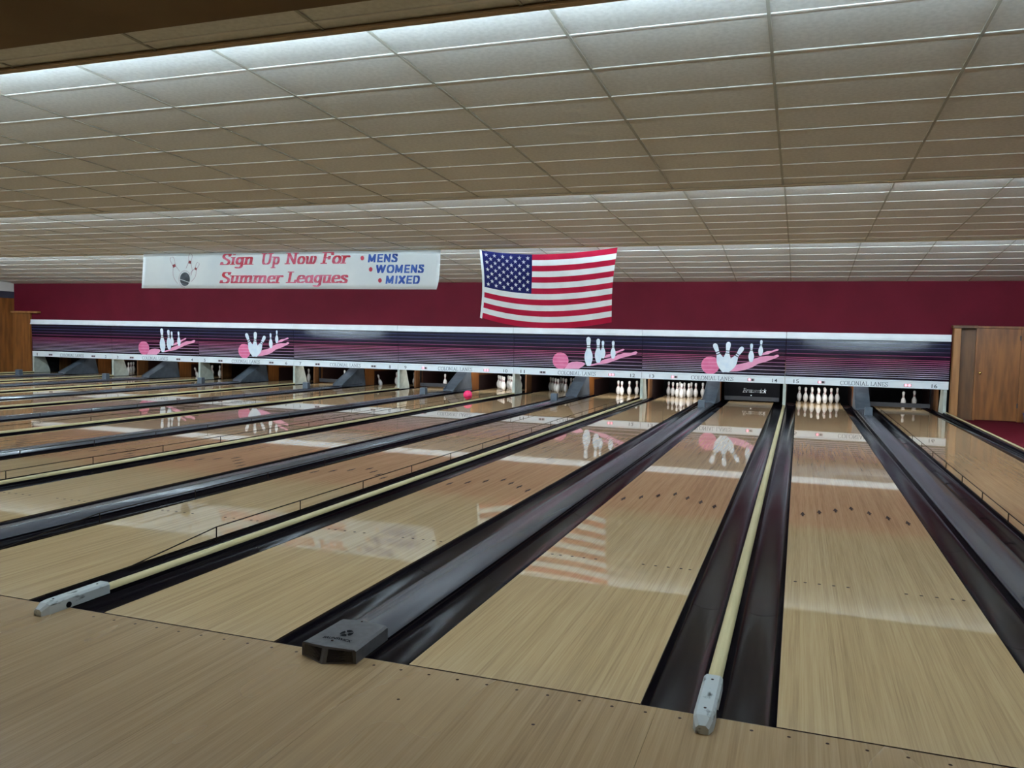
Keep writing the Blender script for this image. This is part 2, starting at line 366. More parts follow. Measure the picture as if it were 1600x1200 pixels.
SANS = {
 'M': (.78, [[(.12, 0), (.12, .7)], [(.12, .7), (.36, .12)], [(.36, .12), (.60, .7)], [(.60, 0), (.60, .7)]]),
 'E': (.56, [[(.12, 0), (.12, .7)], [(.12, .7), (.44, .7)], [(.12, .35), (.40, .35)], [(.12, 0), (.44, 0)]]),
 'N': (.66, [[(.12, 0), (.12, .7)], [(.12, .7), (.50, 0)], [(.50, 0), (.50, .7)]]),
 'S': (.56, [spl([(.42, .55), (.36, .66), (.26, .68), (.14, .62), (.13, .50), (.24, .40), (.36, .32), (.43, .20), (.36, .06), (.25, .01), (.14, .04), (.08, .15)])]),
 'W': (.94, [[(.10, .7), (.27, 0)], [(.27, 0), (.45, .66)], [(.45, .66), (.63, 0)], [(.63, 0), (.80, .7)]]),
 'O': (.72, [arc(.36, .35, .25, .32, 0, 360, 28)]),
 'I': (.30, [[(.14, 0), (.14, .7)]]),
 'X': (.64, [[(.10, 0), (.50, .7)], [(.10, .7), (.50, 0)]]),
 'D': (.66, [[(.12, 0), (.12, .7)], spl([(.12, .66), (.30, .66), (.46, .58), (.52, .35), (.46, .12), (.30, .04), (.12, .04)])]),
}
def glyph_polys(text, h, nib=(.10, .035), shear=0.0, track=0.0, width=None, face=None):
    """flat polygons of lettering with cap height h; returns (polys, width)"""
    s = h/.70; x = 0; polys = []; nw, nh = nib
    for ch in text:
        adv, strokes = (face or GLY)[ch]
        for st in strokes:
            st = [(a, min(max(b, -.25), .70-nh/2) if b > .35 else max(b, nh/2) if b > -.01 else b) for a, b in st]
            for p, q in zip(st, st[1:]):
                c = []
                for a, b in (p, q):
                    for dx in (-.5, .5):
                        for dy in (-.5, .5): c.append((a+dx*nw, b+dy*nh))
                polys.append([(x+a+shear*b, b) for a, b in hull(c)])
        x += adv + track
    kx = s if width is None else width/x
    return [[(a*kx, b*s) for a, b in pl] for pl in polys], x*kx
def glyph_letters(text, h, nib, shear, width, face=None):
    tot = sum((face or GLY)[c][0] for c in text); x = 0; out = []
    for c in text:
        adv = (face or GLY)[c][0]
        pl, _ = glyph_polys(c, h, nib, shear, 0, width*adv/tot, face)
        out.append([[(a+x, b) for a, b in q] for q in pl]); x += width*adv/tot
    return out
def text_polys(text, size, width=None, bold=0.0, shear=0.0):
    """polygons of the built-in sans face, scaled so caps are `size` high"""
    cu = bpy.data.curves.new('t', 'FONT'); cu.body = text; cu.size = 1.0; cu.offset = bold; cu.shear = shear; cu.resolution_u = 4
    ob = bpy.data.objects.new('t', cu); COL.objects.link(ob)
    dg = bpy.context.evaluated_depsgraph_get(); dg.update()
    me = bpy.data.meshes.new_from_object(ob.evaluated_get(dg))
    vs = [(v.co.x, v.co.y) for v in me.vertices]; fs = [[vs[i] for i in p.vertices] for p in me.polygons]
    bpy.data.objects.remove(ob); bpy.data.curves.remove(cu); bpy.data.meshes.remove(me)
    x0 = min(v[0] for v in vs); x1 = max(v[0] for v in vs); y0 = min(v[1] for v in vs); y1 = max(v[1] for v in vs)
    ky = size/(y1-y0); kx = ky if width is None else width/(x1-x0)
    return [[((a-x0)*kx, (b-y0)*ky) for a, b in f] for f in fs]
def poly_obj(name, polys, place, mat, parent):
    m = MB()
    for pl in polys: m.face([place(a, b) for a, b in pl])
    return m.obj(name, mat, parent)
PIN_PROF = [(1.0, 0), (1.415, .75), (1.955, 2.25), (2.255, 3.375), (2.383, 4.5), (2.28, 5.875), (1.85, 7.25), (1.235, 8.625), (.985, 9.375), (.90, 10), (.935, 10.875), (1.045, 11.75), (1.205, 12.625), (1.273, 13.5), (1.15, 14.25), (.80, 14.75), (.30, 15)]

# ================================================================== SETTING
# ------------------------------------------------------------------ approach floor
fl = thing('floor', 'pale wooden approach floor in front of the foul line', 'floor', kind='structure')
seams = [-24.42, -22.2, -20.0, -17.8, -15.6, -13.4, -11.2, -9.0, -6.8, -5.1, -3.39, -1.968, -1.395, -0.195, 1.0, 2.2, 3.42]
for a, b in zip(seams, seams[1:]):
    m = MB(); m.box((a+.0008, -9, -.05), (b-.0008, -.005, 0)); m.obj('approach_panel', M['approach'], fl)
m = MB(); m.box((-24.42, -9, -.2), (3.42, -.005, -.052)); m.obj('sub_floor', M['lane_side'], fl)
m = MB(); m.lathe([(.0075, 0), (.006, .0006)], 8); sc_me = m.mesh('screw', M['inlay'])
x = -3.10
while x < 3.2:
    if not (-1.86 < x < -1.50 or -.08 < x < .10): link('screw', sc_me, fl, (x, -.062, 0.0))
    x += .1365
for x in (-1.2, -.62): link('screw', sc_me, fl, (x, -.33, 0))
t1 = MB(); t1.box((-24.4, -.005, -.06), (3.36, .006, -.004)); tag(t1.obj('trim_1', M['foul']), 'thin dark foul line between approach and lanes', 'trim', kind='structure')
m = MB(); m.box((3.42, -9, -.3), (XR, 21, -.10)); tag(m.obj('floor', M['carpet']), 'maroon carpet walkway to the right of the rightmost lane', 'floor', kind='structure')
m = MB(); m.box((XL, 0.0, -.30), (3.42, 20.4, -.20)); tag(m.obj('floor', M['pit']), 'dark concrete bed under the lanes and gutters', 'floor', kind='structure')

# ------------------------------------------------------------------ ceiling: three sloped bays, each hiding a cove lamp behind its lip
SEAM0, SP, RW = -1.172, 1.2192, 0.6096
BAYS = [  # y start, y end, z at start, z at end, first row seam, x range of separate tiles, label
 (-4.60, .965, 3.440, 3.250, -4.60+.55, (-6.0, 1.5), 'tan sloping tiled ceiling strip nearest the dark soffit'),
 (.965, 6.45, 3.4451, 3.2555, 1.8512-RW, (-13.4, 3.8), 'nearest sloping bay of large ceiling tiles with bright near edge'),
 (6.45, 11.86, 3.4232, 3.2420, 6.636, (-20.8, 5.0), 'middle sloping bay of ceiling tiles above the flag and banner'),
 (11.86, YW, 3.4240, 2.9240, 11.981, (-24.4, 6.2), 'farthest sloping bay of ceiling tiles meeting the maroon wall'),
]
def ceiling_bay(i, y0, y1, z0, z1, r0, xr, label):
    zz = lambda y: z0 + (z1-z0)*(y-y0)/(y1-y0)
    slope = math.atan2(z1-z0, y1-y0)
    t = thing('ceiling', label, 'ceiling', kind='structure')
    rows = [y0] + [r0+RW*k for k in range(0, 12) if y0+.08 < r0+RW*k < y1-.08] + [y1]
    k0 = math.floor((XL-SEAM0)/SP); k1 = math.ceil((XR-SEAM0)/SP)
    cols = [min(max(SEAM0+SP*k, XL), XR) for k in range(k0, k1+1)]
    cols = sorted(set(cols))
    cache = {}
    def tile_mesh(w, d):
        key = (round(w, 3), round(d, 3))
        if key not in cache:
            mb = MB(); sag = .0035*min(1, d/.6)
            mb.grid(lambda u, v: ((u-.5)*w, (v-.5)*d, -sag*(1-(2*v-1)**2)*(1-(2*u-1)**4)), 3, 6)
            mb.f = [tuple(reversed(q)) for q in mb.f]
            cache[key] = mb.mesh('ceiling_tile', M['tile'], True)
        return cache[key]
    rest = MB()
    for a, b in zip(rows, rows[1:]):
        for c, d in zip(cols, cols[1:]):
            yc = (a+b)/2; xc = (c+d)/2
            if xr[0] <= xc <= xr[1] and i > 0:
                link('ceiling_tile', tile_mesh(d-c, b-a), t, (xc, yc, zz(yc)+.004), (slope, 0, 0))
            else:
                rest.face([(c, a, zz(a)+.004), (c, b, zz(b)+.004), (d, b, zz(b)+.004), (d, a, zz(a)+.004)])
    if rest.f: tag(rest.obj('ceiling_tile_field', M['tile'], t), kind='stuff')
    g = MB(); h = .012; e = .010
    for y in rows[1:-1]:
        g.loft([[(XL, y-h, zz(y-h)+.004), (XL, y-h, zz(y-h)-.002), (XL, y+h, zz(y+h)-.002), (XL, y+h, zz(y+h)+.004)],
                [(XR, y-h, zz(y-h)+.004), (XR, y-h, zz(y-h)-.002), (XR, y+h, zz(y+h)-.002), (XR, y+h, zz(y+h)+.004)]])
    g.obj('cross_tees', M['tee'], t); g = MB()
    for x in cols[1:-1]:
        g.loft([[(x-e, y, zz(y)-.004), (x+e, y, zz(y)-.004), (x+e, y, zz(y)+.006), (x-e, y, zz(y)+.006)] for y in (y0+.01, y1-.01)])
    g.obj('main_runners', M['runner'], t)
    # deck above so that no light leaks
    m = MB(); m.box((XL, y0, 3.60), (XR, y1, 3.66)); m.obj('deck', M['pit'], t)
    # cove lip at the far end, with the next bay's lamp behind it
    if i < 3:
        m = MB(); m.box((XL, y1-.03, z1-.012), (XR, y1, 3.58)); m.obj('cove_lip', M['lip'], t)
        m = MB(); m.box((XL, y1-.045, z1-.018), (XR, y1+.012, z1-.010)); m.obj('lip_trim', M['lip'], t)
for i, b in enumerate(BAYS): ceiling_bay(i, *b)

def cove_lamps(y, z, mat, label, n=12):
    t = thing('cove_light', label, 'light', (0, y, z))
    L = (XR-XL-.4)/n
    for k in range(n):
        x0 = XL+.2+k*L
        m = MB(); m.tube([(x0+.03, 0, 0), (x0+L-.03, 0, 0)], .016, 6); m.obj('fluorescent_tube', mat, t)
    m = MB(); m.box((XL+.2, -.035, .03), (XR-.2, .0, .075)); m.obj('batten', M['tee'], t)
cove_lamps(.965+.070, 3.250+.040, M['tube'], 'fluorescent strip hidden behind the nearest ceiling lip')
cove_lamps(6.45+.070, 3.2555+.028, M['tube_mid'], 'fluorescent strip hidden behind the second ceiling lip')
cove_lamps(11.86+.070, 3.2420+.026, M['tube_far'], 'fluorescent strip hidden behind the lip above the banner')
cove_lamps(-4.45, 3.36, M['tube_house'], 'warm strip light above the concourse behind the dark soffit')

# dark soffit over the approach
m = MB(); m.bbox((XL, -2.4, 2.70), (XR, -.575, 2.98), .02)
tag(m.obj('trim_2', M['soffit']), 'dark brown soffit beam crossing the top left corner', 'soffit', kind='structure')

# ------------------------------------------------------------------ walls
w = thing('wall_back', 'plain maroon wall above the masking panels', 'wall', kind='structure')
m = MB(); m.box((XL, YW, 1.05), (XR, YW+.06, 3.0)); m.box((3.47, YW, -.1), (XR, YW+.06, 1.05)); m.box((XL, YW, 0), (-7*P-.03, YW+.06, 1.05))
m.obj('plaster', M['maroon'], w)
w = thing('wall_left', 'wood panelled left wall with dark band and white top', 'wall', kind='structure')
m = MB(); m.box((XL-.1, -9, 2.66), (XL, 17, 3.6)); m.obj('white_top', M['wallwhite'], w)
m = MB(); m.box((XL-.1, -9, 2.44), (XL+.01, 17, 2.66)); m.obj('dark_band', M['darkblue'], w)
for k in range(21):
    y0 = 16.866-1.22*(k+1)
    m = MB(); m.box((XL-.1, max(y0, -9)+.003, -.1), (XL+.004, y0+1.22-.003, 2.44)); m.obj('wood_panel', M['wood'], w)
m = MB(); m.box((XR, -9, -.1), (XR+.1, 17, 3.6)); tag(m.obj('wall_right', M['beige']), 'beige side wall beyond the carpet walkway', 'wall', kind='structure')
m = MB(); m.box((XL, -9.1, -.1), (XR, -9, 3.6)); tag(m.obj('wall_near', M['beige']), 'beige wall of the concourse behind the approach', 'wall', kind='structure')
m = MB(); m.box((XL, -9, 3.44), (XR, -4.6, 3.5)); tag(m.obj('ceiling', M['tile']), 'flat pale ceiling over the concourse', 'ceiling', kind='structure')
# pit shell behind the masks
w = thing('wall_pit', 'black machine room shell behind the pin decks', 'wall', kind='structure')
m = MB(); m.box((XL, 20.3, -.3), (3.5, 20.4, 1.2)); m.obj('rear_curtain', M['pit'], w)
m = MB(); m.box((XL, YW, 1.06), (3.5, 20.4, 1.14)); m.obj('lid', M['pit'], w)
m = MB(); m.box((3.43, YW+.06, -.3), (3.48, 20.4, 1.14)); m.box((-7*P-.1, YW+.06, -.3), (-7*P-.05, 20.4, 1.14)); m.obj('side_sheet', M['pit'], w)

# left end: wooden side panel with a ledge, beside mask 1
t = thing('wall_panel', 'upright orange wood panel with ledge left of the first mask', 'panel', kind='structure')
m = MB(); m.box((XL+.02, 16.78, 0), (-7*P-.06, 16.85, 1.96)); m.obj('board', M['wood'], t)
m = MB(); m.bbox((XL+.02, 16.70, 1.96), (-7*P+.35, 16.85, 2.02), .008); m.obj('ledge', M['wood_light'], t)

# right end: wood post, dark side panel and door
t = thing('door_1', 'plain wooden door beside the rightmost mask above the carpet', 'door', kind='structure')
m = MB(); m.bbox((3.45, 16.64, -.1), (3.59, 16.84, 1.90), .006); m.obj('post', M['wood_light'], t)
m = MB(); m.box((3.59, 16.80, -.1), (3.90, 16.85, 1.92)); m.obj('side_panel', M['wood_dark'], t)
m = MB(); m.bbox((3.42, 16.60, 1.90), (3.90, 16.85, 1.955), .006); m.obj('ledge', M['wood_dark'], t)
fr = MB(); fr.box((3.90, 16.76, -.1), (3.945, 16.85, 1.95)); fr.box((4.755, 16.76, -.1), (4.83, 16.85, 1.95)); fr.box((3.945, 16.76, 1.90), (4.755, 16.85, 1.95)); fr.obj('door_frame', M['wood'], t)
dl = MB(); dl.box((3.945, 16.79, -.085), (4.755, 16.84, 1.895)); d = dl.obj('door_leaf', M['wood'], t)
kn = MB(); kn.lathe([(.008, 0), (.010, .03), (.026, .04), (.030, .055), (.022, .07), (.006, .074)], 12)
k = kn.obj('knob', M['brass'], d, True); k.location = (4.005, 16.79, .93); k.rotation_euler = (PI/2, 0, 0)
for z in (.25, 1.7):
    hg = MB(); hg.box((4.735, 16.775, z-.05), (4.765, 16.79, z+.05)); hg.obj('hinge', M['bar'], d)
m = MB(); m.box((4.83, 16.78, -.1), (XR, 16.85, 1.95)); m.obj('wood_panelling', M['wood'], t)

# ================================================================== LANES
PINWORD = {1: 'front pin', 2: 'left pin of the second row', 3: 'right pin of the second row', 4: 'left pin of the third row', 5: 'middle pin of the third row', 6: 'right pin of the third row', 7: 'far left pin of the back row', 8: 'inner left pin of the back row', 9: 'inner right pin of the back row', 10: 'far right pin of the back row'}
PINPOS = {1: (0, 0), 2: (-.1524, .264), 3: (.1524, .264), 4: (-.3048, .528), 5: (0, .528), 6: (.3048, .528), 7: (-.4572, .792), 8: (-.1524, .792), 9: (.1524, .792), 10: (.4572, .792)}
bed = MB(); hw = LW/2
bed.face([(-hw, .006, 0), (hw, .006, 0), (hw, 19.16, 0), (-hw, 19.16, 0)], 0)
bed.face([(-hw, .006, -.07), (-hw, .006, 0), (-hw, 19.16, 0), (-hw, 19.16, -.07)], 1)
bed.face([(hw, .006, 0), (hw, .006, -.07), (hw, 19.16, -.07), (hw, 19.16, 0)], 1)
bed.face([(-hw, .006, -.07), (hw, .006, -.07), (hw, .006, 0), (-hw, .006, 0)], 1)
bed.face([(-hw, 19.16, -.07), (-hw, 19.16, 0), (hw, 19.16, 0), (hw, 19.16, -.07)], 1)
bed_me = bed.mesh('lane_bed', [M['lane'], M['lane_side']])
L = .075
ar = MB()
o2 = [(-.006, -L), (.006, -L), (.007, -.02), (.017, -.025), (.002, L), (-.002, L), (-.017, -.025), (-.007, -.02)]
ar.loft([[(a, b, .0001) for a, b in o2], [(a, b, .0010) for a, b in o2]])
ar.v = [(x*1.25, y*1.2, z) for x, y, z in ar.v]; ar_me = ar.mesh('arrow', M['inlay'])
dt = MB(); dt.lathe([(.0105, .0001), (.0105, .0008)], 10); dt_me = dt.mesh('dot', M['inlay'])
def gutter_mesh(length, name='gutter_section'):
    mb = MB(); n = 12
    prof = []
    for k in range(n+1):
        t = k/n; a = PI*t
        prof.append((-.112*math.cos(a), -.020-.062*math.sin(a)**.85))
    prof = [(-.1165, -.010)] + prof + [(.1165, -.010)]
    under = [(x, z-.006) for x, z in reversed(prof)]
    mb.prism_y(prof + under, .0015, length-.0015)
    me = mb.mesh(name, M['gutter'], True)
    me.set_sharp_from_angle(angle=math.radians(40))
    return me
gm_first = gutter_mesh(1.575); gm_rest = gutter_mesh(2.1)
def bumper(parent, side):
    xb = side*(hw+.016)
    m = MB(); m.tube([(xb, .72, .003), (xb, 1.51, .082), (xb, 17.2, .082)], .0042, 6); m.obj('bumper_rod', M['rod'], parent)
    m = MB(); m.tube([(xb, .10, .002), (xb, 17.2, .002)], .005, 6); m.obj('bumper_base_rod', M['rod'], parent)
    pm = MB(); pm.tube([(0, 0, -.02), (0, 0, .080)], .0045, 6); me = pm.mesh('bumper_post', M['rod'])
    for k in range(15): link('bumper_post', me, parent, (xb, 1.51+1.045*k, 0))
for n in range(1, 17):
    cx = lane_x(n)
    t = thing('bowling_lane', f'glossy wooden bowling lane leading up to numeral {NUM[n]}, with its dark gutters', 'bowling lane', (cx, 0, 0), 'bowling lanes')
    link('lane_bed', bed_me, t)
    for s in (-1, 1):
        gx = s*(hw+GUT/2)
        link('gutter_section', gm_first, t, (gx, 0, 0))
        for k in range(8): link('gutter_section', gm_rest, t, (gx, 1.575+2.1*k, 0))
    for k in range(7):
        link('arrow', ar_me, t, ((k-3)*.1390, 4.69-.149*abs(k-3), 0))
    if n >= 9:
        for k, dx in enumerate((.059, .117, .200, .283, .365)):
            link('dot', dt_me, t, (-hw+dx, 2.08, 0)); link('dot', dt_me, t, (hw-dx, 2.08, 0))
    if n in (8, 10, 12):
        bumper(t, 1); bumper(t, -1)
    if n == 16: bumper(t, -1)

# ------------------------------------------------------------------ cream division rails
def nm(k): return f'between lanes {NUM[14-2*k]} and {NUM[15-2*k]}' if -1 < k < 7 else ('at the outer edge of lane sixteen' if k == -1 else 'at the outer edge of lane one')
r = .031; rp = [(-r, .014), (r, .014), (r, .020)] + [(r*.98*math.cos(a), .020+.024*math.sin(a)) for a in [PI*j/10 for j in range(1, 10)]] + [(-r, .020)]
m = MB(); m.prism_y(rp, .02, 16.86); rail_me = m.mesh('rail', M['cream'])
m = MB(); m.prism_y([(-r, -.09), (r, -.09), (r, .014), (-r, .014)], .02, 16.86); rbase_me = m.mesh('rail_base', M['gutter'])
def end_housing(parent):
    m = MB(); w = .040
    def ring(y, zt, ww):
        c = .012
        return [(-ww, y, 0), (ww, y, 0), (ww, y, zt-c), (ww-c, y, zt), (-ww+c, y, zt), (-ww, y, zt-c)]
    m.loft([ring(-.165, .034, w*.62), ring(-.125, .058, w*.95), ring(-.09, .062, w), ring(.265, .062, w)])
    h = m.obj('end_housing', M['scuffed'], parent)
    for y in (-.07, .215):
        d2 = MB(); d2.lathe([(.006, 0), (.006, .001)], 8, c=(0, y, .062)); d2.obj('bolt', M['inlay'], h)
    m = MB(); m.lathe([(.016, 0), (.016, .004)], 12); b = m.obj('cable_hole', M['black'], h); b.location = (w, -.01, .018); b.rotation_euler = (0, PI/2, 0)
for k in range(-1, 8):
    t = thing('division_rail', f'narrow cream rounded rail {nm(k)}', 'rail', (joint(k), 0, 0), 'cream division rails')
    if k == -1:
        m = MB(); m.prism_y([(.006, -.20), (.05, -.20), (.05, .040), (.046, .044), (.010, .044), (.006, .040)], .02, 16.83); m.obj('rail', M['cream'], t)
        m = MB(); m.prism_y([(-r, -.09), (.006, -.09), (.006, .036), (-r+.006, .030), (-r, .022)], .02, 16.83); m.obj('gutter_wall', M['gutter'], t)
    else: link('rail', rail_me, t); link('rail_base', rbase_me, t)
    end_housing(t)

# ------------------------------------------------------------------ grey ball return caps with hoods and sensors
h2 = .128
cp_prof = [(-h2, .004), (h2, .004), (h2-.002, .010), (h2-.010, .020), (h2-.034, .036), (.052, .050), (.030, .054), (-.020, .055), (-.034, .052), (-.046, .054), (-.058, .050), (-.085, .043), (-h2+.012, .026), (-h2+.002, .010)]
m = MB(); m.prism_y(cp_prof, .10, 17.6); cap_me = m.mesh('cap', M['cap'])
m = MB(); m.box((-h2, .10, -.09), (h2, 17.6, .004)); cbase_me = m.mesh('cap_base', M['gutter'])
def foul_unit(parent):
    m = MB()
    def ring(y, hw_, zt, zr, zb=0.0):
        return [(-hw_, y, zb), (hw_, y, zb), (hw_, y, zt-.008), (hw_-.014, y, zt), (0, y, zr), (-hw_+.014, y, zt), (-hw_, y, zt-.008)]
    m.loft([ring(-.085, .142, .066, .074), ring(.235, .132, .068, .078)])
    h = m.obj('end_housing', M['housing'], parent)
    # wedge shaped nose with two dark lenses
    m = MB()
    def npt(sd, u, v, off=0.0):
        b0, b1, c0, c1 = Vector((0, -.142, 0)), Vector((sd*.144, -.080, 0)), Vector((0, -.112, .072)), Vector((sd*.136, -.086, .064))
        return b0.lerp(b1, u).lerp(c0.lerp(c1, u), v) + Vector((sd*.42, -.85, .3))*off
    for sd in (-1, 1):
        m.grid(lambda u, v: npt(sd, u, v), 4, 4)
        m.face([npt(sd, 0, 1), npt(sd, 1, 1), (sd*.13, -.07, .066), (0, -.07, .076)])
        m.face([npt(sd, 1, 0), npt(sd, 1, 1), (sd*.13, -.07, .066), (sd*.142, -.07, 0)])
    nz = m.obj('nose', M['housing'], h)
    for sd in (-1, 1):
        m = MB(); m.grid(lambda u, v: npt(sd, .12+.78*u, .10+.76*v, .002), 4, 4); m.obj('lens', M['housing_dark'], nz)
    # round emblem, lettering and two screws lying on the ridge
    def top(x, y): return .0748 - abs(x)*.0625 + (y+.085)*.0125
    m = MB()
    seg = [(math.cos(2*PI*j/20)*.030, math.sin(2*PI*j/20)*.040) for j in range(20)]
    for j in range(20):
        if j % 5 == 2: continue
        a, b = seg[j], seg[(j+1) % 20]
        pts = [(a[0]*.3, a[1]*.3), a, b, (b[0]*.3, b[1]*.3)]
        m.face([(x+.010, y+.055, top(x+.010, y+.055)+.001) for x, y in pts])
    m.obj('emblem', M['black'], h)
    pl = text_polys('BRUNSWICK', .024, .150, .03)
    m = MB()
    for f in pl: m.face([(a-.070, b-.030, top(a-.070, b-.030)+.0014) for a, b in f])
    m.obj('lettering', M['black'], h)
    for y in (-.055, .215):
        m = MB(); m.lathe([(.006, 0), (.006, .002)], 8, c=(0, y, .0785)); m.obj('bolt', M['inlay'], h)
    m = MB(); m.lathe([(.016, 0), (.016, .003)], 12); b = m.obj('cable_hole', M['black'], h); b.location = (.134, .03, .02); b.rotation_euler = (0, PI/2, 0)
def hood(parent):
    m = MB(); wd = .145
    m.loft([[(-wd, 16.42, .03), (wd, 16.42, .03), (wd, 16.46, .075), (-wd, 16.46, .075)],
            [(-wd, 17.05, .00), (wd, 17.05, .00), (wd, 17.05, .345), (-wd, 17.05, .345)],
            [(-wd, 17.75, .00), (wd, 17.75, .00), (wd, 17.60, .62), (-wd, 17.60, .62)]])
    h = m.obj('hood', M['hood'], parent)
    m = MB()
    for s in (-1, 1):
        m.loft([[(s*wd-.012, 16.44, .076), (s*wd+.012, 16.44, .076), (s*wd+.012, 16.46, .092), (s*wd-.012, 16.46, .092)],
                [(s*wd-.012, 17.04, .350), (s*wd+.012, 17.04, .350), (s*wd+.012, 17.06, .366), (s*wd-.012, 17.06, .366)],
                [(s*wd-.012, 17.58, .615), (s*wd+.012, 17.58, .615), (s*wd+.012, 17.60, .63), (s*wd-.012, 17.60, .63)]])
    m.obj('edge_strip', M['hood'], h)
    m = MB(); m.loft([[(-.074, 14.86, .045), (.074, 14.86, .045), (.074, 15.0, .045), (-.074, 15.0, .045)], [(-.070, 14.865, .205), (.070, 14.865, .205), (.070, 14.995, .205), (-.070, 14.995, .205)], [(-.062, 14.873, .212), (.062, 14.873, .212), (.062, 14.987, .212), (-.062, 14.987, .212)]])
    m.obj('sensor_box', M['hood'], parent)
for k in range(-1, 7):
    a, b = NUM[13-2*k], NUM[14-2*k]
    t = thing('ball_return_cap', f'broad blue-grey ball return cover between lanes {a} and {b}', 'ball return', (grey_x(k), 0, 0), 'grey ball return covers')
    o = link('cap', cap_me, t); link('cap_base', cbase_me, t)
    foul_unit(t); hood(t)
auto_smooth(bpy.data.objects['cap'], 30)

# ------------------------------------------------------------------ kickbacks under the masks
def kick_post(k):
    w = .028
    t = thing('kickback', f'pale grey-green kickback post {nm(k)}, under the mask', 'kickback', (joint(k), 0, 0), 'kickbacks at mask joints')
    prof = [(16.862, 0), (17.46, 0), (17.44, .10), (17.24, .56), (17.20, .80), (16.935, .80), (16.935, .538), (16.862, .538)]
    m = MB(); m.prism_x(prof, -w, w); m.obj('front_plate', M['post'], t)
    m = MB(); m.box((-w-.006, 16.84, 0), (w+.006, 16.868, .538)); m.obj('edge_cap', M['post'], t)
    m = MB(); m.box((-.022, 17.86, -.05), (.022, 18.30, 1.05)); m.obj('wood_panel', M['wood_dark'], t)
    m = MB(); m.box((-.022, 18.30, -.05), (.022, 20.2, 1.05)); m.obj('rear_plate', M['plate'], t)
for k in range(-1, 8): kick_post(k)
def kick_mid(k):
    a, b = NUM[13-2*k], NUM[14-2*k]
    t = thing('kickback', f'orange wooden kickback pair behind the grey hood between lanes {a} and {b}', 'kickback', (grey_x(k), 0, 0), 'kickbacks behind grey hoods')
    for s in (-1, 1):
        m = MB(); m.box((s*.112-.018, 17.78, -.05), (s*.112+.018, 18.28, 1.05)); m.box((s*.112-.018, 18.28, .40), (s*.112+.018, 19.4, 1.05)); m.obj('wood_panel', M['wood'], t)
        m = MB(); m.box((s*.112-.016, 18.282, -.05), (s*.112+.016, 20.2, .398)); m.obj('rear_plate', M['plate'], t)
for k in range(-1, 7): kick_mid(k)
# flat pit boards either side of each pin deck, under the kickbacks
for n in range(1, 17):
    m = MB()
    for s in (-1, 1): m.box((s*(hw+GUT/2)-.117, 18.376, -.10), (s*(hw+GUT/2)+.117, 19.3, -.07))
    o = m.obj('flat_gutter', M['plate'], None, loc=(lane_x(n), 0, 0))
    o.parent = [q for q in bpy.data.objects if q.name.startswith('bowling_lane') and abs(q.location.x-lane_x(n)) < .01][0]; o.location = (0, 0, 0)

